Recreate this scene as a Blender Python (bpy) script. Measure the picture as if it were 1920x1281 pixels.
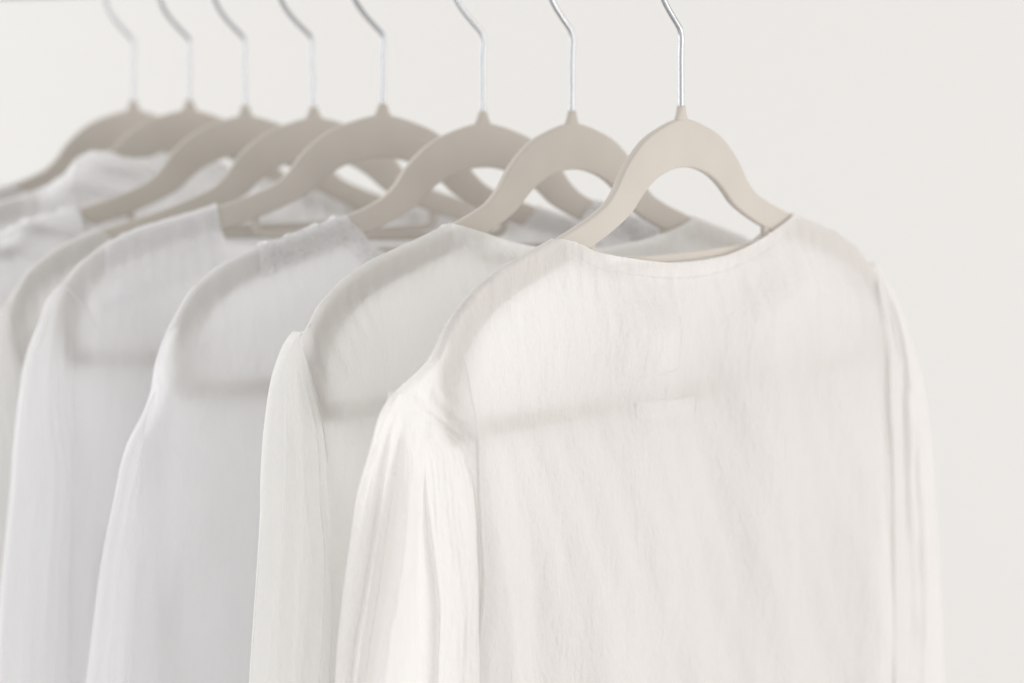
import bpy, bmesh, math, random
import numpy as np
from mathutils import Vector, Matrix

for o in list(bpy.data.objects):
    bpy.data.objects.remove(o, do_unlink=True)
SC = bpy.context.scene
COL = SC.collection
CM = 0.01

# ------------------------------------------------------------------ camera
CAMZ = 1.5
TILT = math.atan((640.5 - 169) / 4533.0)
cam_d = bpy.data.cameras.new("camera")
cam = bpy.data.objects.new("camera", cam_d)
COL.objects.link(cam)
cam.location = (0, 0, CAMZ)
cam.rotation_euler = (math.pi / 2 - TILT, 0, 0)
cam_d.sensor_width = 36.0
cam_d.lens = 36.0 * 4533.0 / 1920.0
cam_d.clip_start = 0.05
cam_d.clip_end = 50
cam_d.dof.use_dof = True
cam_d.dof.focus_distance = 1.39
cam_d.dof.aperture_fstop = 4.0
SC.camera = cam

# ------------------------------------------------------------------ light
world = bpy.data.worlds.new("World")
SC.world = world
world.use_nodes = True
wb = world.node_tree.nodes["Background"]
wb.inputs[0].default_value = (1.0, 0.99, 0.98, 1)
wb.inputs[1].default_value = 0.86


def area(name, loc, target, sx, sy, power, color):
    d = bpy.data.lights.new(name, 'AREA')
    d.shape = 'RECTANGLE'
    d.size, d.size_y = sx, sy
    d.energy = power
    d.color = color
    o = bpy.data.objects.new(name, d)
    COL.objects.link(o)
    o.location = loc
    o.rotation_euler = (Vector(target) - Vector(loc)).to_track_quat('-Z', 'Y').to_euler()
    return o


area("window_light", (-2.1, 2.15, 1.9), (-0.2, 1.75, 1.35), 1.4, 2.0, 24, (0.95, 0.98, 1.0))
area("room_light", (1.7, 0.8, 1.3), (0.2, 1.55, 1.25), 1.3, 1.4, 16, (1.0, 0.98, 0.955))

SC.view_settings.view_transform = 'Standard'
SC.view_settings.look = 'None'
SC.view_settings.gamma = 1.0
SC.view_settings.exposure = 0.17
SC.render.engine = 'CYCLES'
cy = SC.cycles
cy.max_bounces = 12
cy.diffuse_bounces = 6
cy.transmission_bounces = 12
cy.transparent_max_bounces = 24
cy.use_denoising = True
try:
    cy.denoiser = 'OPENIMAGEDENOISE'
except Exception:
    pass


# ------------------------------------------------------------------ materials
def new_mat(name):
    m = bpy.data.materials.new(name)
    m.use_nodes = True
    nt = m.node_tree
    for n in list(nt.nodes):
        nt.nodes.remove(n)
    out = nt.nodes.new("ShaderNodeOutputMaterial")
    return m, nt, out


def node(nt, kind, **kw):
    n = nt.nodes.new(kind)
    for k, v in kw.items():
        if k in n.inputs:
            n.inputs[k].default_value = v
        else:
            setattr(n, k, v)
    return n


def mathn(nt, op, a, b=None):
    n = nt.nodes.new("ShaderNodeMath")
    n.operation = op
    for i, x in enumerate((a, b)):
        if x is None:
            continue
        if isinstance(x, (int, float)):
            n.inputs[i].default_value = x
        else:
            nt.links.new(x, n.inputs[i])
    return n.outputs[0]


def fabric(name, col, trans=0.07, transl=0.54, weave=1.0, crinkle=1.0, lace=False):
    m, nt, out = new_mat(name)
    L = nt.links.new
    tc = node(nt, "ShaderNodeTexCoord")
    mp = node(nt, "ShaderNodeMapping")
    mp.inputs["Scale"].default_value = (1.0, 1.0, 0.42)     # crinkles run down the cloth
    L(tc.outputs["Object"], mp.inputs["Vector"])
    n1 = node(nt, "ShaderNodeTexNoise", Scale=120.0, Detail=5.0, Roughness=0.6)
    n2 = node(nt, "ShaderNodeTexNoise", Scale=330.0, Detail=3.0, Roughness=0.6)
    L(mp.outputs[0], n1.inputs["Vector"])
    L(mp.outputs[0], n2.inputs["Vector"])
    # weave: crossed threads
    w1 = node(nt, "ShaderNodeTexWave", Scale=480.0, Distortion=0.6)
    w1.bands_direction = 'X'
    w2 = node(nt, "ShaderNodeTexWave", Scale=480.0, Distortion=0.6)
    w2.bands_direction = 'Z'
    L(tc.outputs["Object"], w1.inputs["Vector"])
    L(tc.outputs["Object"], w2.inputs["Vector"])
    ws = mathn(nt, 'ADD', w1.outputs["Fac"], w2.outputs["Fac"])
    h = mathn(nt, 'MULTIPLY', n1.outputs["Fac"], 1.0 * crinkle)
    h = mathn(nt, 'ADD', h, mathn(nt, 'MULTIPLY', n2.outputs["Fac"], 0.35 * crinkle))
    h = mathn(nt, 'ADD', h, mathn(nt, 'MULTIPLY', ws, 0.05 * weave))
    mp3 = node(nt, "ShaderNodeMapping")
    mp3.inputs["Scale"].default_value = (1.0, 1.0, 0.35)
    mp3.inputs["Rotation"].default_value = (0.0, 0.12, 0.0)
    L(tc.outputs["Object"], mp3.inputs["Vector"])
    n3 = node(nt, "ShaderNodeTexNoise", Scale=34.0, Detail=3.0, Roughness=0.55, Distortion=0.4)
    L(mp3.outputs[0], n3.inputs["Vector"])
    cr = mathn(nt, 'ABSOLUTE', mathn(nt, 'SUBTRACT', n3.outputs["Fac"], 0.5))      # sharp pressed creases
    h = mathn(nt, 'ADD', h, mathn(nt, 'MULTIPLY', cr, -1.6 * crinkle))
    if lace:
        vo = node(nt, "ShaderNodeTexVoronoi", Scale=260.0)
        L(tc.outputs["Object"], vo.inputs["Vector"])
        h = mathn(nt, 'ADD', h, mathn(nt, 'MULTIPLY', vo.outputs["Distance"], 1.6))
    b = node(nt, "ShaderNodeBump", Strength=0.85, Distance=0.0016)
    L(h, b.inputs["Height"])
    # thread tone: slightly uneven yarn
    mx = node(nt, "ShaderNodeMix", data_type='RGBA')
    mx.inputs["A"].default_value = (col[0] * 0.955, col[1] * 0.95, col[2] * 0.945, 1)
    mx.inputs["B"].default_value = (*col, 1)
    L(n2.outputs["Fac"], mx.inputs["Factor"])
    d = node(nt, "ShaderNodeBsdfDiffuse")
    t = node(nt, "ShaderNodeBsdfTranslucent")
    L(mx.outputs["Result"], d.inputs["Color"])
    L(mx.outputs["Result"], t.inputs["Color"])
    L(b.outputs[0], d.inputs["Normal"])
    L(b.outputs[0], t.inputs["Normal"])
    m1 = node(nt, "ShaderNodeMixShader")
    m1.inputs[0].default_value = transl
    L(d.outputs[0], m1.inputs[1])
    L(t.outputs[0], m1.inputs[2])
    tr = node(nt, "ShaderNodeBsdfTransparent")
    m2 = node(nt, "ShaderNodeMixShader")
    # gaps between the threads let some light straight through
    tf = mathn(nt, 'MULTIPLY_ADD', n2.outputs["Fac"], trans * 0.9)
    tf.node.inputs[2].default_value = trans * 0.55
    L(tf, m2.inputs[0])
    L(m1.outputs[0], m2.inputs[1])
    L(tr.outputs[0], m2.inputs[2])
    L(m2.outputs[0], out.inputs["Surface"])
    return m


def velvet(name, col):
    m, nt, out = new_mat(name)
    L = nt.links.new
    tc = node(nt, "ShaderNodeTexCoord")
    n1 = node(nt, "ShaderNodeTexNoise", Scale=900.0, Detail=3.0)
    n2 = node(nt, "ShaderNodeTexNoise", Scale=28.0, Detail=4.0)
    L(tc.outputs["Object"], n1.inputs["Vector"])
    L(tc.outputs["Object"], n2.inputs["Vector"])
    mx = node(nt, "ShaderNodeMix", data_type='RGBA')
    mx.inputs["A"].default_value = (col[0] * 0.93, col[1] * 0.93, col[2] * 0.93, 1)
    mx.inputs["B"].default_value = (min(1, col[0] * 1.06), min(1, col[1] * 1.06), min(1, col[2] * 1.06), 1)
    L(n2.outputs["Fac"], mx.inputs["Factor"])
    p = node(nt, "ShaderNodeBsdfPrincipled", Roughness=0.9)
    p.inputs["Specular IOR Level"].default_value = 0.15
    p.inputs["Sheen Weight"].default_value = 0.35
    p.inputs["Sheen Roughness"].default_value = 0.4
    L(mx.outputs["Result"], p.inputs["Base Color"])
    b = node(nt, "ShaderNodeBump", Strength=0.25, Distance=0.0004)
    L(n1.outputs["Fac"], b.inputs["Height"])
    L(b.outputs[0], p.inputs["Normal"])
    L(p.outputs[0], out.inputs["Surface"])
    return m


def metal(name, col, rough):
    m, nt, out = new_mat(name)
    L = nt.links.new
    tc = node(nt, "ShaderNodeTexCoord")
    n1 = node(nt, "ShaderNodeTexNoise", Scale=260.0, Detail=3.0)
    L(tc.outputs["Object"], n1.inputs["Vector"])
    p = node(nt, "ShaderNodeBsdfPrincipled", Metallic=1.0, Roughness=rough)
    p.inputs["Base Color"].default_value = (*col, 1)
    b = node(nt, "ShaderNodeBump", Strength=0.25, Distance=0.0006)
    L(n1.outputs["Fac"], b.inputs["Height"])
    L(b.outputs[0], p.inputs["Normal"])
    L(p.outputs[0], out.inputs["Surface"])
    return m


def plaster(name, col):
    m, nt, out = new_mat(name)
    L = nt.links.new
    tc = node(nt, "ShaderNodeTexCoord")
    n1 = node(nt, "ShaderNodeTexNoise", Scale=60.0, Detail=6.0)
    n2 = node(nt, "ShaderNodeTexNoise", Scale=1.3, Detail=3.0)
    L(tc.outputs["Object"], n1.inputs["Vector"])
    L(tc.outputs["Object"], n2.inputs["Vector"])
    mx = node(nt, "ShaderNodeMix", data_type='RGBA')
    mx.inputs["A"].default_value = (col[0] * 0.985, col[1] * 0.98, col[2] * 0.97, 1)
    mx.inputs["B"].default_value = (*col, 1)
    L(n2.outputs["Fac"], mx.inputs["Factor"])
    p = node(nt, "ShaderNodeBsdfPrincipled", Roughness=0.9)
    p.inputs["Specular IOR Level"].default_value = 0.2
    L(mx.outputs["Result"], p.inputs["Base Color"])
    b = node(nt, "ShaderNodeBump", Strength=0.2, Distance=0.001)
    L(n1.outputs["Fac"], b.inputs["Height"])
    L(b.outputs[0], p.inputs["Normal"])
    L(p.outputs[0], out.inputs["Surface"])
    return m


M_WALL = plaster("wall_paint", (0.70, 0.69, 0.675))
M_VELVET = velvet("hanger_velvet", (0.495, 0.457, 0.412))
M_HOOK = metal("polished_steel", (0.45, 0.46, 0.48), 0.14)
M_RAIL = metal("painted_rail", (0.30, 0.29, 0.26), 0.5)
F_CREAM = fabric("cream_cotton", (0.918, 0.904, 0.893), crinkle=1.8, trans=0.10)
F_IVORY = fabric("ivory_cotton", (0.94, 0.937, 0.925))
F_WHITE = fabric("white_cotton", (0.94, 0.938, 0.945))
F_COOL = fabric("cool_white_cotton", (0.945, 0.943, 0.949))
F_LACE = fabric("white_lace", (0.92, 0.918, 0.922), trans=0.06, lace=True)
F_LABEL = fabric("label_ribbon", (0.88, 0.86, 0.85), trans=0.08, transl=0.5)


# ------------------------------------------------------------------ object helpers
def link_mesh(name, verts, faces, mat, parent=None, smooth=True):
    me = bpy.data.meshes.new(name)
    me.from_pydata([tuple(v) for v in verts], [], [tuple(f) for f in faces])
    me.materials.append(mat)
    me.validate()
    me.update()
    if smooth:
        me.polygons.foreach_set("use_smooth", [True] * len(me.polygons))
    o = bpy.data.objects.new(name, me)
    COL.objects.link(o)
    o.parent = parent
    return o


def empty(name, loc, rot=(0, 0, 0)):
    o = bpy.data.objects.new(name, None)
    o.empty_display_size = 0.05
    COL.objects.link(o)
    o.location = loc
    o.rotation_euler = rot
    return o


def tag(o, label, cat, group=None):
    o["label"] = label
    o["category"] = cat
    if group:
        o["group"] = group


def tube(path, r, nseg=14, caps=True):
    P = np.array(path, float)
    if np.isscalar(r):
        r = np.full(len(P), r)
    T = np.gradient(P, axis=0)
    T /= np.linalg.norm(T, axis=1)[:, None]
    ref = np.array([0, 1.0, 0]) if abs(T[0][1]) < 0.9 else np.array([1.0, 0, 0])
    V, Fc = [], []
    n = np.cross(T[0], ref)
    n /= np.linalg.norm(n)
    for i in range(len(P)):
        n = n - T[i] * np.dot(n, T[i])
        n /= np.linalg.norm(n)
        b = np.cross(T[i], n)
        for k in range(nseg):
            a = 2 * math.pi * k / nseg
            V.append(P[i] + r[i] * (math.cos(a) * n + math.sin(a) * b))
    for i in range(len(P) - 1):
        for k in range(nseg):
            k2 = (k + 1) % nseg
            Fc.append((i * nseg + k, i * nseg + k2, (i + 1) * nseg + k2, (i + 1) * nseg + k))
    if caps:
        Fc.append(tuple(range(nseg - 1, -1, -1)))
        Fc.append(tuple(range((len(P) - 1) * nseg, len(P) * nseg)))
    return V, Fc


def catmull(pts, n):
    P = np.array(pts, float)
    d = np.r_[0, np.cumsum(np.linalg.norm(np.diff(P, axis=0), axis=1))]
    t = np.linspace(0, d[-1], n)
    out = np.zeros((n, P.shape[1]))
    # cubic Hermite with finite-difference tangents
    m = np.gradient(P, d, axis=0)
    for i, tt in enumerate(t):
        k = min(max(np.searchsorted(d, tt) - 1, 0), len(P) - 2)
        h = d[k + 1] - d[k]
        s = (tt - d[k]) / h
        out[i] = ((2 * s**3 - 3 * s**2 + 1) * P[k] + (s**3 - 2 * s**2 + s) * h * m[k]
                  + (-2 * s**3 + 3 * s**2) * P[k + 1] + (s**3 - s**2) * h * m[k + 1])
    return out


# ------------------------------------------------------------------ wall
wall_v = [(-4, 2.95, -0.5), (4, 2.95, -0.5), (4, 2.95, 3.4), (-4, 2.95, 3.4),
          (-4, 3.05, -0.5), (4, 3.05, -0.5), (4, 3.05, 3.4), (-4, 3.05, 3.4)]
wall_f = [(0, 1, 2, 3), (5, 4, 7, 6), (4, 0, 3, 7), (1, 5, 6, 2), (3, 2, 6, 7), (4, 5, 1, 0)]
w = link_mesh("wall", wall_v, wall_f, M_WALL, smooth=False)
w["kind"] = "structure"

# ------------------------------------------------------------------ hangers on the rail
# position of each hanger's neck (metres), turn and tilt (degrees), nearest the camera first
HANG = [
    ((0.1023, 1.4691, 1.4875), 49.0, 1.0),
    ((0.0380, 1.5434, 1.4838), 44.0, 0.0),
    ((-0.0194, 1.6097, 1.4829), 28.5, 0.0),
    ((-0.0890, 1.6700, 1.4878), 15.0, -1.0),
    ((-0.1432, 1.7527, 1.4851), 16.0, 1.0),
    ((-0.1996, 1.8179, 1.4857), 20.0, 0.0),
    ((-0.2491, 1.8751, 1.4895), 14.0, -1.0),
    ((-0.3049, 1.9559, 1.4888), 29.5, -1.0),
]
RAIL_R = 0.0115
xs = np.array([h[0][0] for h in HANG])
ys = np.array([h[0][1] for h in HANG])
slope, icpt = np.polyfit(xs, ys, 1)


def rail_z(x):                      # height of the rail's axis
    k = max(0.0, -0.2 - x)          # bowed upwards towards the far end
    return 1.5826 + (0.10 - x) * 0.0075 + 0.055 * min(k, 0.4) ** 2 + 0.044 * max(0.0, k - 0.4)


x0, x1 = 0.34, (2.95 - icpt) / slope
rail_root = empty("clothes_rail", (x1, 2.95, rail_z(x1)))
tag(rail_root, "dull grey metal clothes rail along the top edge carrying all the hangers", "rail")
p = [(xx - x1, (icpt + slope * xx) - 2.95, rail_z(xx) - rail_z(x1)) for xx in np.linspace(x0, x1, 30)]
v, f = tube(p, RAIL_R, 24)
link_mesh("rail_tube", v, f, M_RAIL, rail_root)
d = np.array(p[-1]) - np.array(p[-2])
d /= np.linalg.norm(d)
v, f = tube([np.array(p[-1]) - d * 0.02, np.array(p[-1]) - d * 0.012, np.array(p[-1]) - d * 0.004],
            [0.016, 0.032, 0.033], 24)
link_mesh("rail_flange", v, f, M_RAIL, rail_root)

# hanger outline (cm, right half): outer edge and inner edge
OUT = [(0, -.42), (1.05, -.62), (2.2, -.97), (3.7, -1.6), (4.8, -2.4), (5.75, -3.35), (6.6, -4.5), (7.5, -5.3),
       (8.4, -5.75), (10.1, -6.42), (12.2, -7.12), (14.5, -7.8), (16.8, -8.5), (19, -9.55), (20.7, -10.9),
       (21.7, -12.4), (22.2, -14.2), (22.15, -15.9), (21.75, -17.2), (21.2, -17.85)]
INN = [(0, -3.42), (.7, -3.45), (1.55, -3.62), (2.6, -3.98), (3.5, -4.5), (4.3, -5.15), (5.0, -5.8), (5.9, -6.35),
       (7.0, -6.9), (9.0, -7.72), (11.4, -8.5), (13.8, -9.25), (15.9, -9.98), (17.7, -10.85), (19.1, -11.95),
       (19.95, -13.1), (20.4, -14.5), (20.5, -15.6), (20.45, -16.5), (20.3, -17.3)]
OUTP = np.array([(-u, z) for u, z in OUT[::-1]] + OUT[1:])


def outer_z(u):
    P = np.array(OUT[:16])
    return np.interp(np.abs(u), P[:, 0], P[:, 1])


def cloth_z(u, lift):               # top of the cloth lying on the shoulder, `lift` cm off it
    sl = (outer_z(u + 0.3) - outer_z(u - 0.3)) / 0.6
    return outer_z(u) + lift * np.sqrt(1 + sl * sl)


def rounded(T, W, r=0.11, n=3):
    """closed section: points (across, through) of a rounded rectangle W wide, T thick"""
    pts = []
    for cx, cy_, a0 in ((W / 2 - r, T / 2 - r, 0), (-W / 2 + r, T / 2 - r, 90), (-W / 2 + r, -T / 2 + r, 180), (W / 2 - r, -T / 2 + r, 270)):
        for k in range(n + 1):
            a = math.radians(a0 + 90 * k / n)
            pts.append((cx + r * math.cos(a), cy_ + r * math.sin(a)))
    return pts


def strip_mesh(outer, inner, T):
    V, Fc = [], []
    n = None
    for O, I in zip(outer, inner):
        c = (O + I) / 2
        ax = O - I
        W = np.linalg.norm(ax)
        ax = ax / W
        sec = rounded(T, W, min(0.15, W * 0.3))
        n = len(sec)
        for a, b in sec:
            q = c + ax * a
            V.append((q[0] * CM, b * CM, q[1] * CM))
    m = len(outer)
    for i in range(m - 1):
        for k in range(n):
            k2 = (k + 1) % n
            Fc.append((i * n + k, i * n + k2, (i + 1) * n + k2, (i + 1) * n + k))
    Fc.append(tuple(range(n - 1, -1, -1)))
    Fc.append(tuple(range((m - 1) * n, m * n)))
    return V, Fc


oh = catmull(OUT, 90)
ih = catmull(INN, 90)
mir = np.array([-1, 1])
outer = np.vstack([(oh * mir)[::-1], oh[1:]])
inner = np.vstack([(ih * mir)[::-1], ih[1:]])
HT = 0.55
hv, hf = strip_mesh(outer, inner, HT)
# trouser bar
bu = np.linspace(-20.35, 20.35, 40)
bv, bf = strip_mesh(np.c_[bu, np.full(40, -16.55)], np.c_[bu, np.full(40, -17.7)], 0.46)
# tie loop: down from one arm, along, up to the other arm
tl = [(-8.75, -7.35), (-8.75, -8.0), (-8.6, -8.45), (-8.1, -8.68), (-7, -8.72), (7, -8.72), (8.1, -8.68), (8.6, -8.45), (8.75, -8.0), (8.75, -7.35)]
tp = catmull(tl, 70)
tt = np.gradient(tp, axis=0)
tt /= np.linalg.norm(tt, axis=1)[:, None]
nn = np.c_[-tt[:, 1], tt[:, 0]]
tv, tf_ = strip_mesh(tp + nn * 0.27, tp - nn * 0.27, 0.40)


def hook_mesh(shift):
    """wire hook: stem, cranked to one side, then over the rail; shift lengthens the stem (cm)"""
    pts = [(0, -0.3), (0, 1.5), (0, 3.5), (0, 4.9), (-0.08, 5.15), (-0.3, 5.4), (-0.85, 5.95), (-1.45, 6.6), (-1.95, 7.3), (-2.28, 8.05)]
    path = [(a, 0, b + shift * min(1, max(0, b / 4.9))) for a, b in pts]
    R = 2.42
    cz = 8.66 + shift
    for a in np.linspace(180, 5, 34):
        path.append((R * math.cos(math.radians(a)), 0, cz + R * math.sin(math.radians(a))))
    P = catmull(path, 150) * CM
    r = np.full(150, 0.0017)
    r[-1] = 0.0012
    return tube(P, r, 16)


cv, cf = tube([(0, 0, -0.8 * CM), (0, 0, -0.55 * CM), (0, 0, -0.2 * CM), (0, 0, 0.22 * CM), (0, 0, 0.32 * CM)],
              [0.0082, 0.0064, 0.0045, 0.0031, 0.0025], 20)
cv = [(x, y * min(1.0, 0.0026 / max(1e-4, math.hypot(x, y))) if math.hypot(x, y) > 0.0026 else y, z) for x, y, z in cv]

HLABEL = [
    "pale grey velvet hanger nearest the camera, holding the boat neck cream blouse",
    "grey velvet hanger directly behind the frontmost one, holding the ivory blouse",
    "grey velvet hanger third from the front, its arm tucked into a lace trimmed neck",
    "grey velvet hanger fourth from the front, its arm ending at a square white collar band",
    "grey velvet hanger fifth from the front, its long arm lying above the collar banded shirt",
    "grey velvet hanger third from the far end, its arm bare above a crumpled white collar",
    "grey velvet hanger second from the far end, its arm hidden behind a high crumpled collar",
    "grey velvet hanger at the far end of the rail, most blurred, bare against the wall",
]
proto = None
HANGERS = []
for i, (loc, yaw, roll) in enumerate(HANG):
    rot = (0, math.radians(-roll), math.radians(yaw))
    root = empty("clothes_hanger", loc, rot)
    tag(root, HLABEL[i], "hanger", "velvet hangers along the rail")
    HANGERS.append(root)
    if proto is None:
        parts = [link_mesh("shoulder_frame", hv, hf, M_VELVET, root), link_mesh("trouser_bar", bv, bf, M_VELVET, root),
                 link_mesh("tie_bar", tv, tf_, M_VELVET, root), link_mesh("hook_collar", cv, cf, M_VELVET, root)]
        proto = parts
    else:
        for pt in proto:
            c = pt.copy()
            COL.objects.link(c)
            c.parent = root
    # hook crown (inside) must rest on the rail
    shift = (rail_z(loc[0]) + RAIL_R - loc[2]) / CM - (8.66 + 2.42 - 0.17)
    v, f = hook_mesh(shift)
    link_mesh("hook", v, f, M_HOOK, root)


# ------------------------------------------------------------------ garments
def wav(x, y, seed, fx, fy, n=7):
    """smooth random field made of sines, about -1..1"""
    r = np.random.RandomState(seed)
    s = 0
    for k in range(n):
        a = fx * (0.35 + 1.3 * r.rand()) * (1 if r.rand() < .5 else -1)
        b = fy * (0.35 + 1.3 * r.rand())
        s = s + np.sin(2 * math.pi * (a * x + b * y + r.rand())) * (0.6 + 0.8 * r.rand())
    return s / math.sqrt(n) / 0.75


def smooth(a, b, x):
    t = np.clip((x - a) / (b - a), 0, 1)
    return t * t * (3 - 2 * t)


def poly(pts):
    P = np.array(sorted(pts, key=lambda p: -p[1]), float)      # by falling z
    Q = catmull(P, 160)
    o = np.argsort(Q[:, 1])
    return lambda z: np.interp(z, Q[o, 1], Q[o, 0])


def grid_faces(nr, nc):
    i = np.arange(nr - 1)[:, None] * nc + np.arange(nc - 1)[None, :]
    return np.stack([i, i + 1, i + nc + 1, i + nc], -1).reshape(-1, 4)


class Garment:
    HEM = -58.0

    def __init__(self, hang, label, cat, mat, neck, tipL, tipR, sideL, sideR, seed, name="blouse",
                 far_drop=0.6, fold=1.0, slack=0.0, lift=0.14, away=(0.35, 0.4), clear=0.7, extL=None, p=1, fade=0.4, gather=0.02):
        loc, yaw, roll = HANG[hang]
        self.root = empty(name, loc, (0, math.radians(-roll), math.radians(yaw)))
        tag(self.root, label, cat, "white garments hung along the rail")
        self.mat, self.seed, self.fold = mat, seed, fold
        self.far_drop, self.slack = far_drop, slack
        self.away = away
        self.pf = 16
        self.p = p
        self.gather = gather
        self.fade = fade
        self.clear = clear
        self.tipL, self.tipR = tipL, tipR
        self.uL, self.uR = poly([tipL] + sideL), poly([tipR] + sideR)
        self.nl, self.nr = neck[0][0], neck[-1][0]
        sl = [(u, cloth_z(u, lift)) for u in np.linspace(tipL[0] + 0.4 if extL is None else -20.9, self.nl - 0.5, 26)]
        sl = (extL or []) + sl
        sr = [(u, cloth_z(u, lift)) for u in np.linspace(self.nr + 0.5, tipR[0] - 0.4, 26)]
        nk = catmull(neck, 60)
        self.path = np.array([tipL] + sl + [tuple(x) for x in nk] + sr + [tipR])
        self.path[:, 0] = np.maximum.accumulate(self.path[:, 0])

    def u_of(self, q, uL, uR):
        u0 = self.tipL[0] + q * (self.tipR[0] - self.tipL[0])
        return u0 + (uL - self.tipL[0]) * (1 - q) ** self.p + (uR - self.tipR[0]) * q ** self.p

    def q_at(self, u, z):
        uL = self.uL(np.minimum(z, self.tipL[1])) - self.tipL[0]
        uR = self.uR(np.minimum(z, self.tipR[1])) - self.tipR[0]
        W = self.tipR[0] - self.tipL[0]
        q = np.clip((u - self.tipL[0]) / W, 0, 1)
        for _ in range(40):
            q = 0.5 * q + 0.5 * np.clip((u - self.tipL[0] - uL * (1 - q) ** self.p - uR * q ** self.p) / W, 0, 1)
        return q

    def q_of(self, u):
        return (u - self.tipL[0]) / (self.tipR[0] - self.tipL[0])

    def ztop(self, q, far=False):
        u = self.tipL[0] + q * (self.tipR[0] - self.tipL[0])
        z = np.interp(u, self.path[:, 0], self.path[:, 1])
        if far:
            w = np.clip((u - self.nl) / (self.nr - self.nl), 0, 1)
            z = z - self.far_drop * np.sin(math.pi * w) ** 0.8
        return z

    def neckness(self, q):
        u = self.tipL[0] + q * (self.tipR[0] - self.tipL[0])
        return smooth(self.nl - 0.6, self.nl + 0.8, u) * (1 - smooth(self.nr - 0.8, self.nr + 0.6, u))

    def surf(self, q, z, far=False):
        """(u, v) of the panel at column q and height z; v is the distance towards its own side"""
        q, z = np.asarray(q, float), np.asarray(z, float)
        uL = self.uL(np.minimum(z, self.tipL[1]))
        uR = self.uR(np.minimum(z, self.tipR[1]))
        u = self.u_of(q, uL, uR)
        d = np.maximum(self.ztop(q, far) - z, 0)
        sd = self.seed + (500 if far else 0)
        nk = self.neckness(q)
        rim = np.sqrt(np.clip(1 - (1 - np.clip(d / 0.36, 0, 1)) ** 2, 0, 1))
        base = 0.40 * (nk + (1 - nk) * rim)
        mid = np.sin(math.pi * np.clip(q, 0, 1))
        # slack between arm and bar, gently uneven
        t_up = smooth(1.2, 6, d) * (1 - smooth(-19, -16, -z) * 0)
        v = base + self.slack * nk * mid * (1 - smooth(0, 9, d))
        v = v + 0.10 * t_up * (1 + wav(q * 8, z / 9, sd + 1, .5, .5)) * (1 - np.exp(-((z + 17.1) / 1.2) ** 2) * .8)
        tdn = smooth(18.2, 34, -z)
        v = v + tdn * self.fold * (0.75 + 0.62 * wav(q * 6 + 0.004 * z, z / 110, sd + 2, .62, .35)
                                   + 0.13 * wav(q * 11 + 0.012 * z, z / 36, sd + 3, .9, .6))
        # how far the panel stands off the hanger between the arms, from left to right
        aw = self.away[0] + (self.away[1] - self.away[0]) * smooth(.08, .62, q)
        aw = aw * (1 - 0.75 * np.exp(-((z + 17.1) / 1.7) ** 2) * (1 - smooth(.25, .6, q) * self.fade)) * (0.85 + 0.45 * wav(q * 5, z / 60, sd + 8, .8, .3))
        v = v + aw * smooth(1.2, 4.5, d) * (1 - 0.35 * smooth(22, 34, -z)) * np.sin(math.pi * np.clip(q, 0, 1)) ** .4
        # the cloth swings clear of the hanger's drooping ends
        e = np.clip(np.minimum(q, 1 - q), 0, .5)
        side = np.exp(-((e - .07) / .06) ** 2) * smooth(0, .05, e) * smooth(1.0, 4.0, d)
        v = v + self.clear * side * smooth(9.5, 13, -z) * (1 - smooth(26, 32, -z))
        # small gathers where the neck edge is pulled over the hanger
        v = v + self.gather * np.exp(-(d / 1.3) ** 2) * smooth(self.nl - 1.5, self.nl + 0.5, u) * (1 - smooth(self.nl + 4, self.nl + 7.5, u)) * wav(u / 3, d / 6, sd + 12, 3.2, .4)
        # puckers just under the shoulder line and neck edge
        v = v + 0.05 * smooth(0.1, .8, d) * (1 - smooth(2, 6, d)) * wav(q * 22 + z / 15, z / 12, sd + 9, 1.2, .6)
        v = v + smooth(2, 12, d) * 0.06 * wav(q * 9 + z / 40, z / 9, sd + 4, 1.0, .7)
        v = v + smooth(.6, 3, d) * 0.012 * wav(q * 40, z / 5, sd + 5, 1.0, .7)
        keep = 1 - smooth(18.5, 20, -z)
        v = np.maximum(v, np.where(keep > 0, 0.36 * base / 0.40, -9))
        v = np.maximum(v, 0.16 * np.minimum(base / 0.4, 1))
        # the panels close at the side seams below the armhole
        e = np.clip(np.minimum(q, 1 - q) / 0.055, 0, 1)
        close = smooth(24, 29, -z)
        v = v * (1 - close * (1 - np.sqrt(1 - (1 - e) ** 2) * 0.9 - 0.1))
        return u, v

    def xyz(self, u, v, z, far=False):
        return np.stack([u * CM, (v if far else -v) * CM, z * CM], -1)

    def panel(self, name, far=False, nc=190, nr=150):
        # more columns where the neckline corners are
        q = np.linspace(0, 1, nc)
        zt = self.ztop(q, far)
        b = np.linspace(0, 1, nr)[:, None] ** 1.7
        Z = zt[None, :] * (1 - b) + self.HEM * b
        Q = np.repeat(q[None, :], nr, 0)
        u, v = self.surf(Q, Z, far)
        P = self.xyz(u, v, Z, far).reshape(-1, 3)
        return link_mesh(name, P, grid_faces(nr, nc), self.mat, self.root)

    def body(self):
        self.near = self.panel("front_panel")
        self.panel("back_panel", far=True, nc=130, nr=110)

    def patch(self, name, u0, u1, depth, off, mat, nc=80, nr=10, far=False, wavy=0.0, bump=0.0, z0=0.0):
        """a strip that follows the top edge from u0 to u1, `depth` cm deep, laid `off` cm outside the panel"""
        q = np.linspace(self.q_of(u0), self.q_of(u1), nc)
        b = np.linspace(0, 1, nr)[:, None]
        zt = self.ztop(q, far)
        dep = depth(q) if callable(depth) else depth
        edge = wavy * wav(q * 22, q * 0, self.seed + 77, 1.4, 0) * 0.5
        Z = zt[None, :] + z0 + (edge[None, :] * (1 - b)) - dep * b
        Q = np.repeat(q[None, :], nr, 0)
        u, v = self.surf(Q, Z, far)
        over = np.maximum(Z - self.ztop(Q, far), 0)
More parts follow.
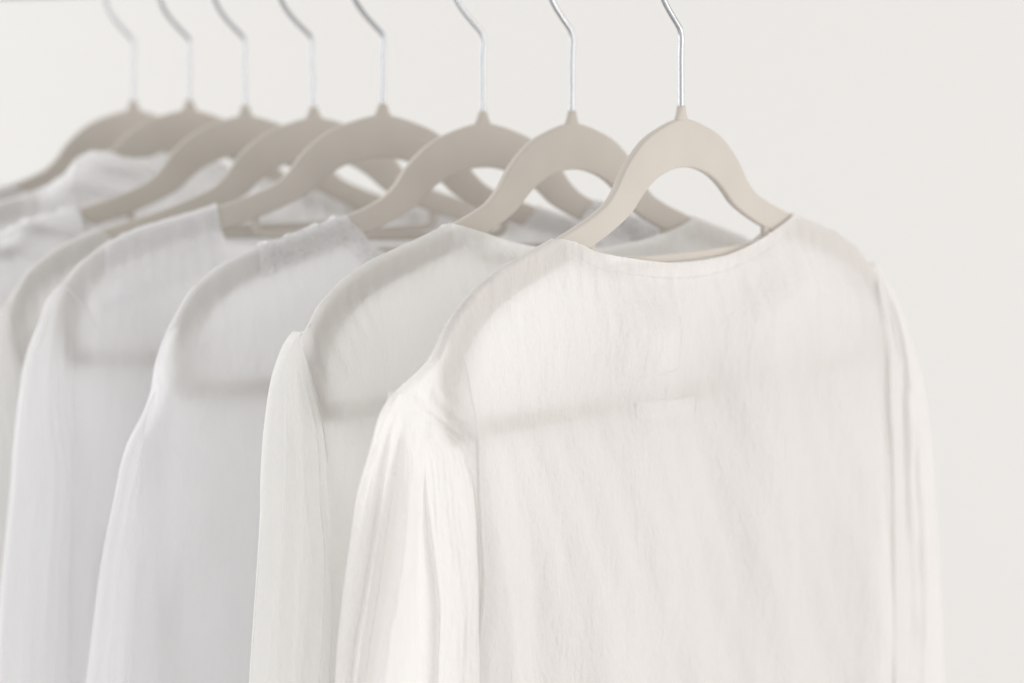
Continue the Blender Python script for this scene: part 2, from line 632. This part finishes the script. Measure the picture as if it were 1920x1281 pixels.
        v = v + off + bump * (0.5 + 0.5 * wav(Q * self.pf + Z / 9, Z / 3.0, self.seed + 78, 1.2, .7)) - over * 0.2
        if off > 0:
            v = np.where(over > 0, np.maximum(v, 0.1), v)
        return link_mesh(name, self.xyz(u, v, Z, far).reshape(-1, 3), grid_faces(nr, nc), mat, self.root)

    def label_patch(self, name, u0, u1, z0, z1, tilt, off, mat, shear=0.0, ncr=(22, 10), pleat=0.0):
        nc, nr = ncr
        uu = np.linspace(u0, u1, nc)[None, :].repeat(nr, 0)
        zz = np.linspace(z0, z1, nr)[:, None] + tilt * (uu - u0)
        uu = uu + shear * (np.linspace(z0, z1, nr)[:, None] - z0)
        q = self.q_at(uu, zz)
        u, v = self.surf(q, zz)
        off = off - pleat * (0.5 + 0.5 * wav(uu * .9, zz / 30, self.seed + 61, .8, .4))
        return link_mesh(name, self.xyz(u, v + off, zz).reshape(-1, 3), grid_faces(nr, nc), mat, self.root)

    def line_on(self, name, pts, r, off, mat, parent=None):
        P = catmull(pts, 60)
        q = self.q_at(P[:, 0], P[:, 1])
        q = np.clip(q, 0, 1)
        zt = self.ztop(q)
        z = np.minimum(P[:, 1], zt)
        u, v = self.surf(q, z)
        X = self.xyz(u, v + off, z)
        rr = np.full(60, r * CM)                     # thread ends taper into the cloth
        rr[:4] *= (0.1, 0.4, 0.7, 0.9)
        rr[-4:] *= (0.9, 0.7, 0.4, 0.1)
        vv, ff = tube(X, rr, 8)
        return link_mesh(name, vv, ff, mat, parent or self.root)

    def sleeve(self, left, outer, inner=None, ridges=(), bulge=0.8, seed=0, back=0.0, ztop=None, name="sleeve"):
        """flattened hanging tube between the outline `outer` and the armhole / body edge `inner`"""
        tip = self.tipL if left else self.tipR
        zt = ztop if ztop is not None else tip[1]
        uo = poly(outer)
        if inner is None:
            side = self.uL if left else self.uR
            sg = 1 if left else -1
            ui = lambda z: side(z) + sg * (0.25 * smooth(0, 3, zt - z) + 1.3 * smooth(20, 26, -z))
        else:
            ui = poly(inner)
        nr, nc = 130, 110
        b = np.linspace(0, 1, nr)[:, None] ** 1.35
        z = zt * (1 - b) + (self.HEM + 2) * b
        s = np.linspace(0, 1, nc)[None, :]
        Z = z.repeat(nc, 1)
        S = s.repeat(nr, 0)
        out = []
        for far in (False, True):
            sd = self.seed + seed + (900 if far else 300)
            grow = smooth(0, 9, zt - Z)
            wdt = np.abs(uo(Z) - ui(Z))
            bl = bulge * (0.3 if far else 0.75) * grow * (np.sin(math.pi * np.clip(S, 0, 1)) ** 0.6)
            v = 0.40 * (1 - 0.75 * smooth(20, 27, -Z)) + bl
            # outer edge closes
            e = np.clip(S / 0.07, 0, 1)
            v = v * (0.12 + 0.88 * np.sqrt(1 - (1 - e) ** 2))
            e2 = np.clip((1 - S) / 0.07, 0, 1)
            cl = smooth(24, 30, -Z)
            v = v * (1 - cl * 0.8 * (1 - np.sqrt(1 - (1 - e2) ** 2)))
            fd = 0
            if not far:
                for s0, h, w_ in ridges:
                    ds = S - (s0 + 0.03 * np.sin(Z / 7 + s0 * 23) * np.sin(Z / 17 + s0 * 9))
                    fd = fd + h * (0.65 + 0.45 * np.sin(Z / 9 + s0 * 31)) * np.exp(-(np.abs(ds) / w_) ** 1.25)
            fd = fd + 0.16 * wav(S * 5, Z / 70, sd + 1, .55, .4) + 0.03 * wav(S * 9, Z / 26, sd + 2, 1, .6)
            v = v + fd * smooth(0.3, 7, zt - Z) * np.sqrt(np.sin(math.pi * np.clip(S, 0.0, 1)) + 1e-6) * np.clip(wdt / 3, 0, 1)
            v = v + 0.008 * wav(S * 10, Z / 5, sd + 3, 1, .7) * grow
            v = np.maximum(v, 0.06)
            keep = (Z > -18.6)
            v = np.where(keep, np.maximum(v, 0.36 * np.clip(S / .08, 0.1, 1)), v)
            u = uo(Z) + S * (ui(Z) - uo(Z))
            # small sideways wander of the inner cloth
            u = u + 0.05 * wav(S * 3, Z / 12, sd + 4, .8, .7) * np.sin(math.pi * S)
            yv = (v if far else -v) + back
            out.append((np.stack([u * CM, yv * CM, Z * CM], -1).reshape(-1, 3)))
        n = nr * nc
        F = grid_faces(nr, nc)
        V = np.vstack(out)
        F2 = F[:, ::-1] + n
        # join the outer edge of the two sheets
        i = np.arange(nr - 1) * nc
        J = np.stack([i, i + nc, i + nc + n, i + n], -1)
        ob = link_mesh(name, V, np.vstack([F, F2, J]), self.mat, self.root)
        return ob

    def folded_sleeve(self, left, outer, lines, k, seed=0, thick=0.7, name="sleeve"):
        """hanging sleeve whose near side carries pleats: `lines` are crease lines (u, z) seen from
        the front with the height each stands out (cm), listed from the outer edge inwards"""
        tip = self.tipL if left else self.tipR
        zt = tip[1]
        sg = 1 if left else -1
        side = self.uL if left else self.uR
        ui = lambda z: side(z) + sg * (0.25 * smooth(0, 3, zt - z) + 1.0 * smooth(21, 27, -z))
        uo = poly(outer)
        nr, nc = 150, 200
        z = zt * (1 - np.linspace(0, 1, nr) ** 1.35) + (self.HEM + 2) * np.linspace(0, 1, nr) ** 1.35
        S = np.linspace(0, 1, nc)
        sd = self.seed + seed + 300
        UA = np.zeros((nr, nc))
        VN = np.zeros((nr, nc))
        cl = [(poly(p) if p else None, h, off) for p, h, off in lines]
        ker = np.exp(-np.linspace(-2, 2, 9) ** 2)
        ker /= ker.sum()
        for i, zz in enumerate(z):
            a, b = float(uo(zz)), float(ui(zz))
            us, hs = [0.0], [0.10]
            for f, h, off in cl:
                t = (float(f(zz)) + sg * off - a) * sg
                us.append(min(max(t, us[-1] + 1e-4), abs(b - a)))
                hs.append(h)
            us.append(max(abs(b - a), us[-1] + 1e-4))
            hs.append(0.42 * (1 - 0.6 * float(smooth(21, 27, -zz))))
            t = S * abs(b - a)
            g = float(smooth(0, 9, zt - zz))
            v0 = 0.14 + 0.28 * float(smooth(0, 1.6, zt - zz))
            v = v0 + (np.interp(t, us, hs) - v0) * g
            v[0] = 0.08
            v = np.convolve(np.pad(v, 4, mode="edge"), ker, mode="valid")
            UA[i] = a + sg * t
            VN[i] = v
        Z = z[:, None].repeat(nc, 1)
        SS = S[None, :].repeat(nr, 0)
        VN = VN + (0.07 * wav(SS * 6, Z / 34, sd + 1, .7, .6) + 0.015 * wav(SS * 16, Z / 6, sd + 2, 1, .7)) * smooth(0, 6, zt - Z) * np.clip(SS / .05, 0, 1)
        VN = np.where(Z > -18.6, np.maximum(VN, 0.36 * np.clip(SS / .05, 0.2, 1)), np.maximum(VN, 0.06))
        UN = UA - k * (VN - 0.3)
        near = np.stack([UN * CM, -VN * CM, Z * CM], -1).reshape(-1, 3)
        VF = (0.40 * (1 - 0.7 * smooth(21, 27, -Z)) + thick * smooth(0, 8, zt - Z) * np.sin(math.pi * SS) ** .7) * np.clip(SS / .06, 0.1, 1)
        VF = VF + 0.12 * wav(SS * 4, Z / 50, sd + 5, .7, .5) * np.sin(math.pi * SS)
        VF = np.where(Z > -18.6, np.maximum(VF, 0.36 * np.clip(SS / .06, 0.1, 1)), np.maximum(VF, 0.05))
        UF = UA - k * (0.08 - 0.3) * (1 - SS) ** 6
        far = np.stack([UF * CM, VF * CM, Z * CM], -1).reshape(-1, 3)
        n = nr * nc
        F = grid_faces(nr, nc)
        i = np.arange(nr - 1) * nc
        J = np.stack([i, i + nc, i + nc + n, i + n], -1)
        return link_mesh(name, np.vstack([near, far]), np.vstack([F, F[:, ::-1] + n, J]), self.mat, self.root)


# --- 1: cream boat-neck blouse, nearest -------------------------------------------------
G = Garment(0, "cream boat neck blouse at the front, with gathered sleeve and pressed inner labels", "blouse", F_CREAM,
            neck=[(-11.86, -6.95), (-10.6, -7.3), (-9.12, -7.86), (-6.65, -8.37), (-4.11, -8.78), (-1.5, -9.08), (0.65, -9.14), (3.4, -9.03),
                  (5.66, -8.69), (7.5, -8.25), (9.13, -7.73), (10.6, -7.2), (11.69, -6.72)],
            tipL=(-25.3, -14.38), tipR=(21.33, -10.7),
            extL=[(-24.34, -13.88), (-23.28, -13.36), (-22.3, -12.72), (-21.45, -11.6)], p=6,
            sideL=[(-24.8, -14.95), (-23.6, -15.8), (-22.2, -16.7), (-20.7, -17.8), (-19.8, -19.5), (-19.3, -22), (-19.15, -24.5), (-19.33, -31.46), (-19.8, -58)],
            sideR=[(21.5, -14), (21.83, -25.69), (21.99, -39.98), (22.3, -58)], seed=11, slack=0.25, fold=0.8, clear=0.45, fade=1.0, gather=0.05, away=(0.05, 1.5))
G.body()
G.patch("neck_facing", -11.6, 11.5, 0.95, -0.05, F_CREAM)
G.patch("neck_facing", -11.6, 11.5, 0.95, -0.05, F_CREAM, far=True)
A_ = [(-25.23, -14.74), (-26.06, -16.76), (-26.79, -20.03), (-27.87, -24.32), (-28.82, -27.98), (-29.6, -34), (-31, -58)]
B_ = [(-24.49, -14.97), (-24.95, -16.9), (-25.69, -20.36), (-26.71, -24.81), (-27.89, -29.7), (-28.6, -36), (-29.5, -58)]
C_ = [(-23.52, -16.0), (-23.71, -19.25), (-24.13, -22.62), (-24.31, -30.44), (-24.4, -58)]
D_ = [(-23.38, -16.9), (-23.27, -20.25), (-22.87, -23.11), (-22.5, -25.7), (-22.7, -30.77), (-23, -58)]
G.folded_sleeve(True, [(-25.3, -14.38), (-26.47, -15.51), (-27.24, -16.93), (-28.51, -19.49), (-29.09, -21.82), (-29.67, -24.43), (-30.19, -27.25), (-30.4, -29.18), (-31.2, -40), (-32, -58)],
                [(A_, .6, -.8), (A_, .15, -.35), (A_, 1.7, -.06), (A_, .7, .2), (B_, .12, -.5), (B_, 1.9, 0), (B_, 2.8, .8), (B_, 2.6, 1.7),
                 (C_, 2.1, -.12), (C_, .9, .12), (D_, .6, -.25), (D_, 1.2, 0), (D_, .35, .2)], k=1.0, seed=1, thick=0.5)
P_ = [(22.4, -11.6), (23.6, -13.2), (25.1, -15.7), (26.71, -21.1), (27.46, -24.59), (28.65, -41.35), (29, -58)]
Q_ = [(22.0, -12.0), (23.2, -13.5), (24.41, -15.27), (25.29, -19.44), (25.0, -22.35), (25.5, -29.95), (26.15, -40.83), (27, -58)]
T_ = [(21.8, -12.4), (22.7, -14.02), (23.66, -20.74), (24.0, -26.0), (24.4, -40.47), (25, -58)]
G.folded_sleeve(False, [(21.33, -10.7), (23.36, -12.61), (24.88, -14.54), (26.51, -17.33), (27.6, -19.69), (28.73, -24.07), (29.7, -30.65), (30.84, -41.8), (31.8, -58)],
                [(P_, .8, .5), (P_, 1.3, 0), (P_, .8, -.5), (Q_, .15, 0), (T_, .9, .35), (T_, 1.15, 0), (T_, .6, -.7)], k=1.5, seed=2, thick=0.4)
G.line_on("armhole_seam", [(-20.56, -11.97), (-20.3, -13.6), (-20.0, -15.6), (-19.5, -18.54), (-19.1, -22.0), (-18.95, -25), (-19.2, -31), (-19.5, -44)], 0.15, -0.07, F_CREAM)
G.line_on("armhole_seam", [(21.2, -11.2), (21.45, -14), (21.75, -25.69), (21.95, -45)], 0.10, 0.10, F_CREAM)
# labels sewn inside press their outline through the thin cloth
for nm, a, b, zt_, zb_, tl_ in (("brand_label", -4.6, -1.8, -12.3, -15.45, 0.03), ("care_label", -6.1, 0.7, -16.95, -17.95, -0.075)):
    lb = G.label_patch(nm, a, b, zt_, zb_, tl_, -0.07, F_LABEL, shear=0.08)
    sh = 0.08 * (zb_ - zt_)
    q4 = [(a, zt_), (b, zt_ + tl_ * (b - a)), (b + sh, zb_ + tl_ * (b - a)), (a + sh, zb_)]
    for k in ((1, 2) if nm == "brand_label" else (0, 1, 3)):
        e0, e1 = q4[k], q4[(k + 1) % 4]
        G.line_on("stitching", [e0, ((e0[0] + e1[0]) / 2, (e0[1] + e1[1]) / 2), e1], 0.04, 0.005, F_CREAM, lb)
G.line_on("neck_stitching", [(-11.3, -7.75), (-9.1, -8.75), (-6.6, -9.3), (-4.1, -9.72), (-1.5, -10.03), (0.65, -10.1), (3.4, -9.98),
                             (5.66, -9.64), (7.5, -9.2), (9.13, -8.68), (11.0, -7.8)], 0.035, 0.0, F_CREAM)

# --- 2: ivory blouse ---------------------------------------------------------------------
G = Garment(1, "ivory round neck blouse second from the front with a sleeve seam on its shoulder point", "blouse", F_IVORY,
            neck=[(-10.82, -6.4), (-9.4, -6.75), (-8.02, -7.12), (-5.97, -7.72), (-3.41, -8.2), (0, -8.5), (3.4, -8.4), (7, -8.0), (10, -7.3), (11.4, -6.75)],
            tipL=(-22.5, -12.25), tipR=(22.4, -12.2),
            sideL=[(-22.21, -14.06), (-21.83, -15.33), (-21.25, -17.26), (-21.0, -24), (-21.2, -33), (-21.5, -58)],
            sideR=[(22, -15), (21.4, -20), (21.3, -58)], seed=23, slack=0.2, away=(0.2, 0.6))
G.body()
G.patch("neck_facing", -10.7, 11.2, 1.0, -0.05, F_IVORY)
G.sleeve(True, [(-22.5, -12.25), (-22.98, -12.65), (-23.98, -14.23), (-24.8, -17.54), (-25.24, -22.12), (-25.69, -26.72), (-26.23, -32.27), (-27, -58)],
         ridges=[(.28, .7, .06), (.55, .8, .05), (.8, -.2, .08)], bulge=1.3, seed=1)
G.sleeve(False, [(22.4, -12.2), (23, -13), (24.2, -16), (25.4, -22), (26.3, -34), (27, -58)], ridges=[(.4, .4, .08)], seed=2)
G.line_on("armhole_seam", [(-22.4, -13.1), (-22.1, -14.06), (-21.75, -15.33), (-21.15, -17.26), (-20.95, -20)], 0.05, 0.06, F_IVORY)

# --- 3: white blouse with lace neck ----------------------------------------------------------
G = Garment(2, "white blouse third from the front with a bumpy lace trim round its neck", "blouse", F_WHITE,
            neck=[(-10.2, -6.3), (-9.38, -7.2), (-8.06, -8.6), (-6, -9.3), (-3, -9.8), (0, -10), (3, -9.8), (6, -8.7), (8.1, -6.2), (8.6, -5.75)],
            tipL=(-22.05, -12.9), tipR=(22.2, -13.0),
            sideL=[(-22.99, -15.21), (-23.37, -17.2), (-23.92, -18.7), (-24.2, -20.84), (-24.29, -24.21), (-24.8, -29.25), (-25.25, -35.37), (-26, -58)],
            sideR=[(22.9, -15.2), (23.6, -18.5), (24.2, -24), (25, -35), (26, -58)], seed=37, far_drop=1.4)
G.body()
G.patch("lace_trim", -16.27, -5.0, 2.1, 0.05, F_LACE, nc=150, nr=40, wavy=0.14, bump=0.07, z0=0.1)
G.patch("lace_trim", 5.0, 15.5, 2.1, 0.05, F_LACE, nc=130, nr=30, wavy=0.14, bump=0.07, z0=0.1)
G.sleeve(True, [(-22.2, -15.3), (-23.1, -17.2), (-23.85, -18.51), (-24.82, -20.13), (-25.93, -24.07), (-26.68, -27.37), (-27.46, -32.36), (-27.86, -35.06), (-28.8, -58)],
         inner=[(-21.9, -15.3), (-22.2, -20), (-22.6, -26), (-22.6, -58)], ridges=[(.3, .3, .05)], bulge=0.5, seed=1, back=0.35, ztop=-15.3)
G.sleeve(False, [(23.6, -17.8), (24.8, -20), (26, -25), (27.4, -33), (28.8, -58)], inner=[(23.4, -17.8), (22.8, -20), (22.6, -58)],
         bulge=0.5, seed=2, back=0.55, ztop=-17.8)

# --- 4: white shirt with collar band -----------------------------------------------------
G = Garment(3, "cool white shirt fourth from the front with a square collar band and gathered yoke", "shirt", F_COOL,
            neck=[(-11.44, -6.6), (-11.2, -8.0), (-10.9, -9.0), (-9, -9.5), (-4, -9.9), (0, -10), (4, -9.9), (9, -9.0), (10.5, -7.6), (11.2, -6.6)],
            tipL=(-21.6, -11.9), tipR=(21.6, -12.0),
            sideL=[(-21.4, -14), (-21.2, -18), (-21.3, -26), (-21.6, -35), (-22, -58)],
            sideR=[(21.4, -14), (21.3, -20), (22, -58)], seed=51, name="shirt", far_drop=1.0)
G.body()
G.patch("collar_band", -18.94, -11.3, lambda q: 2.45 + 0 * q, 0.06, F_COOL, nc=110, nr=26, wavy=0.05, bump=0.05, z0=0.08)
G.label_patch("gathered_yoke", -19.7, -11.6, -12.1, -14.2, 0.40, -0.12, F_COOL, ncr=(120, 30), pleat=0.11)
G.sleeve(True, [(-21.6, -11.9), (-22.64, -13.0), (-23.34, -14.78), (-24.04, -16.56), (-24.58, -19.42), (-25.3, -26.96), (-25.85, -32.38), (-26.6, -58)],
         ridges=[(.45, .3, .2)], bulge=0.8, seed=1)
G.sleeve(False, [(21.6, -12.0), (22.7, -13.2), (23.6, -16), (24.8, -22), (25.8, -33), (26.6, -58)], bulge=0.9, seed=2)
G.line_on("armhole_seam", [(-21.5, -12.2), (-20.9, -12.9), (-20.2, -13.73), (-19.6, -15)], 0.09, 0.06, F_COOL)

# --- 5: wide-neck top -----------------------------------------------------------------------
G = Garment(4, "ivory wide neck top fifth from the front, half hidden by the collar banded shirt", "top", F_IVORY,
            neck=[(-15.6, -8.0), (-15.0, -8.6), (-12, -9.3), (-8, -9.8), (0, -10.2), (8, -9.8), (12, -9.2), (14.6, -8.0), (15.2, -7.8)],
            tipL=(-22.2, -12.9), tipR=(22.2, -12.9),
            sideL=[(-22, -16), (-21.6, -22), (-22, -58)], sideR=[(22, -16), (21.6, -22), (22, -58)], seed=67, name="top")
G.body()
G.sleeve(True, [(-22.2, -12.9), (-23, -14), (-24, -17), (-25.2, -24), (-26.5, -58)], seed=1)
G.sleeve(False, [(22.2, -12.9), (23, -14), (24, -17), (25.2, -24), (26.5, -58)], seed=2)

# --- 6: crumpled collar top -----------------------------------------------------------------
G = Garment(5, "cool white shirt third from the far end with a crumpled neck edge", "shirt", F_COOL,
            neck=[(-13.2, -7.2), (-12.2, -8.1), (-9, -8.9), (-4, -9.5), (0, -9.7), (4, -9.5), (9, -8.9), (12.2, -8.0), (13.2, -7.2)],
            tipL=(-22.2, -12.9), tipR=(22.2, -12.9),
            sideL=[(-22, -16), (-21.6, -22), (-22, -58)], sideR=[(22, -16), (21.6, -22), (22, -58)], seed=83, name="shirt")
G.body()
G.pf = 5
G.patch("crumpled_collar", -18.6, -12.6, 2.8, 0.2, F_COOL, nc=90, nr=40, wavy=0.3, bump=0.6, z0=0.3)
G.sleeve(True, [(-22.2, -12.9), (-23, -14), (-24, -17), (-25.2, -24), (-26.5, -58)], seed=1)
G.sleeve(False, [(22.2, -12.9), (23, -14), (24, -17), (25.2, -24), (26.5, -58)], seed=2)

# --- 7: high crumpled neck ----------------------------------------------------------------
G = Garment(6, "white blouse second from the far end, its crumpled neck standing high over the hanger", "blouse", F_COOL,
            neck=[(-12.5, -7.0), (-11, -6.4), (-9.74, -5.6), (-8.6, -4.3), (-7.6, -3.75), (-6.31, -3.8), (-4.68, -4.25), (-3.46, -4.2), (-2.0, -3.9), (0, -3.95),
                  (2.5, -4.6), (5, -5.4), (8, -6.3), (12, -6.9)],
            tipL=(-22.2, -12.9), tipR=(22.2, -12.9),
            sideL=[(-22, -16), (-21.6, -22), (-22, -58)], sideR=[(22, -16), (21.6, -22), (22, -58)], seed=97, far_drop=4.5, slack=0.5)
G.body()
G.pf = 4
G.patch("crumpled_collar", -11.5, 4.0, 3.6, 0.1, F_COOL, nc=110, nr=40, wavy=0.15, bump=0.6, z0=0.05)
G.sleeve(True, [(-22.2, -12.9), (-23, -14), (-24, -17), (-25.2, -24), (-26.5, -58)], seed=1)
G.sleeve(False, [(22.2, -12.9), (23, -14), (24, -17), (25.2, -24), (26.5, -58)], seed=2)

# --- 8: far end -----------------------------------------------------------------------------
G = Garment(7, "pale blurred blouse at the far end of the rail, only its shoulder showing", "blouse", F_WHITE,
            neck=[(-10.57, -6.3), (-9.5, -6.9), (-7, -7.6), (-3, -8.2), (0, -8.4), (3, -8.2), (7, -7.6), (9.5, -6.9), (10.57, -6.3)],
            tipL=(-22.2, -12.9), tipR=(22.2, -12.9),
            sideL=[(-22, -16), (-21.6, -22), (-22, -58)], sideR=[(22, -16), (21.6, -22), (22, -58)], seed=113)
G.body()
G.sleeve(True, [(-22.2, -12.9), (-23, -14), (-24, -17), (-25.2, -24), (-26.5, -58)], seed=1)
G.sleeve(False, [(22.2, -12.9), (23, -14), (24, -17), (25.2, -24), (26.5, -58)], seed=2)
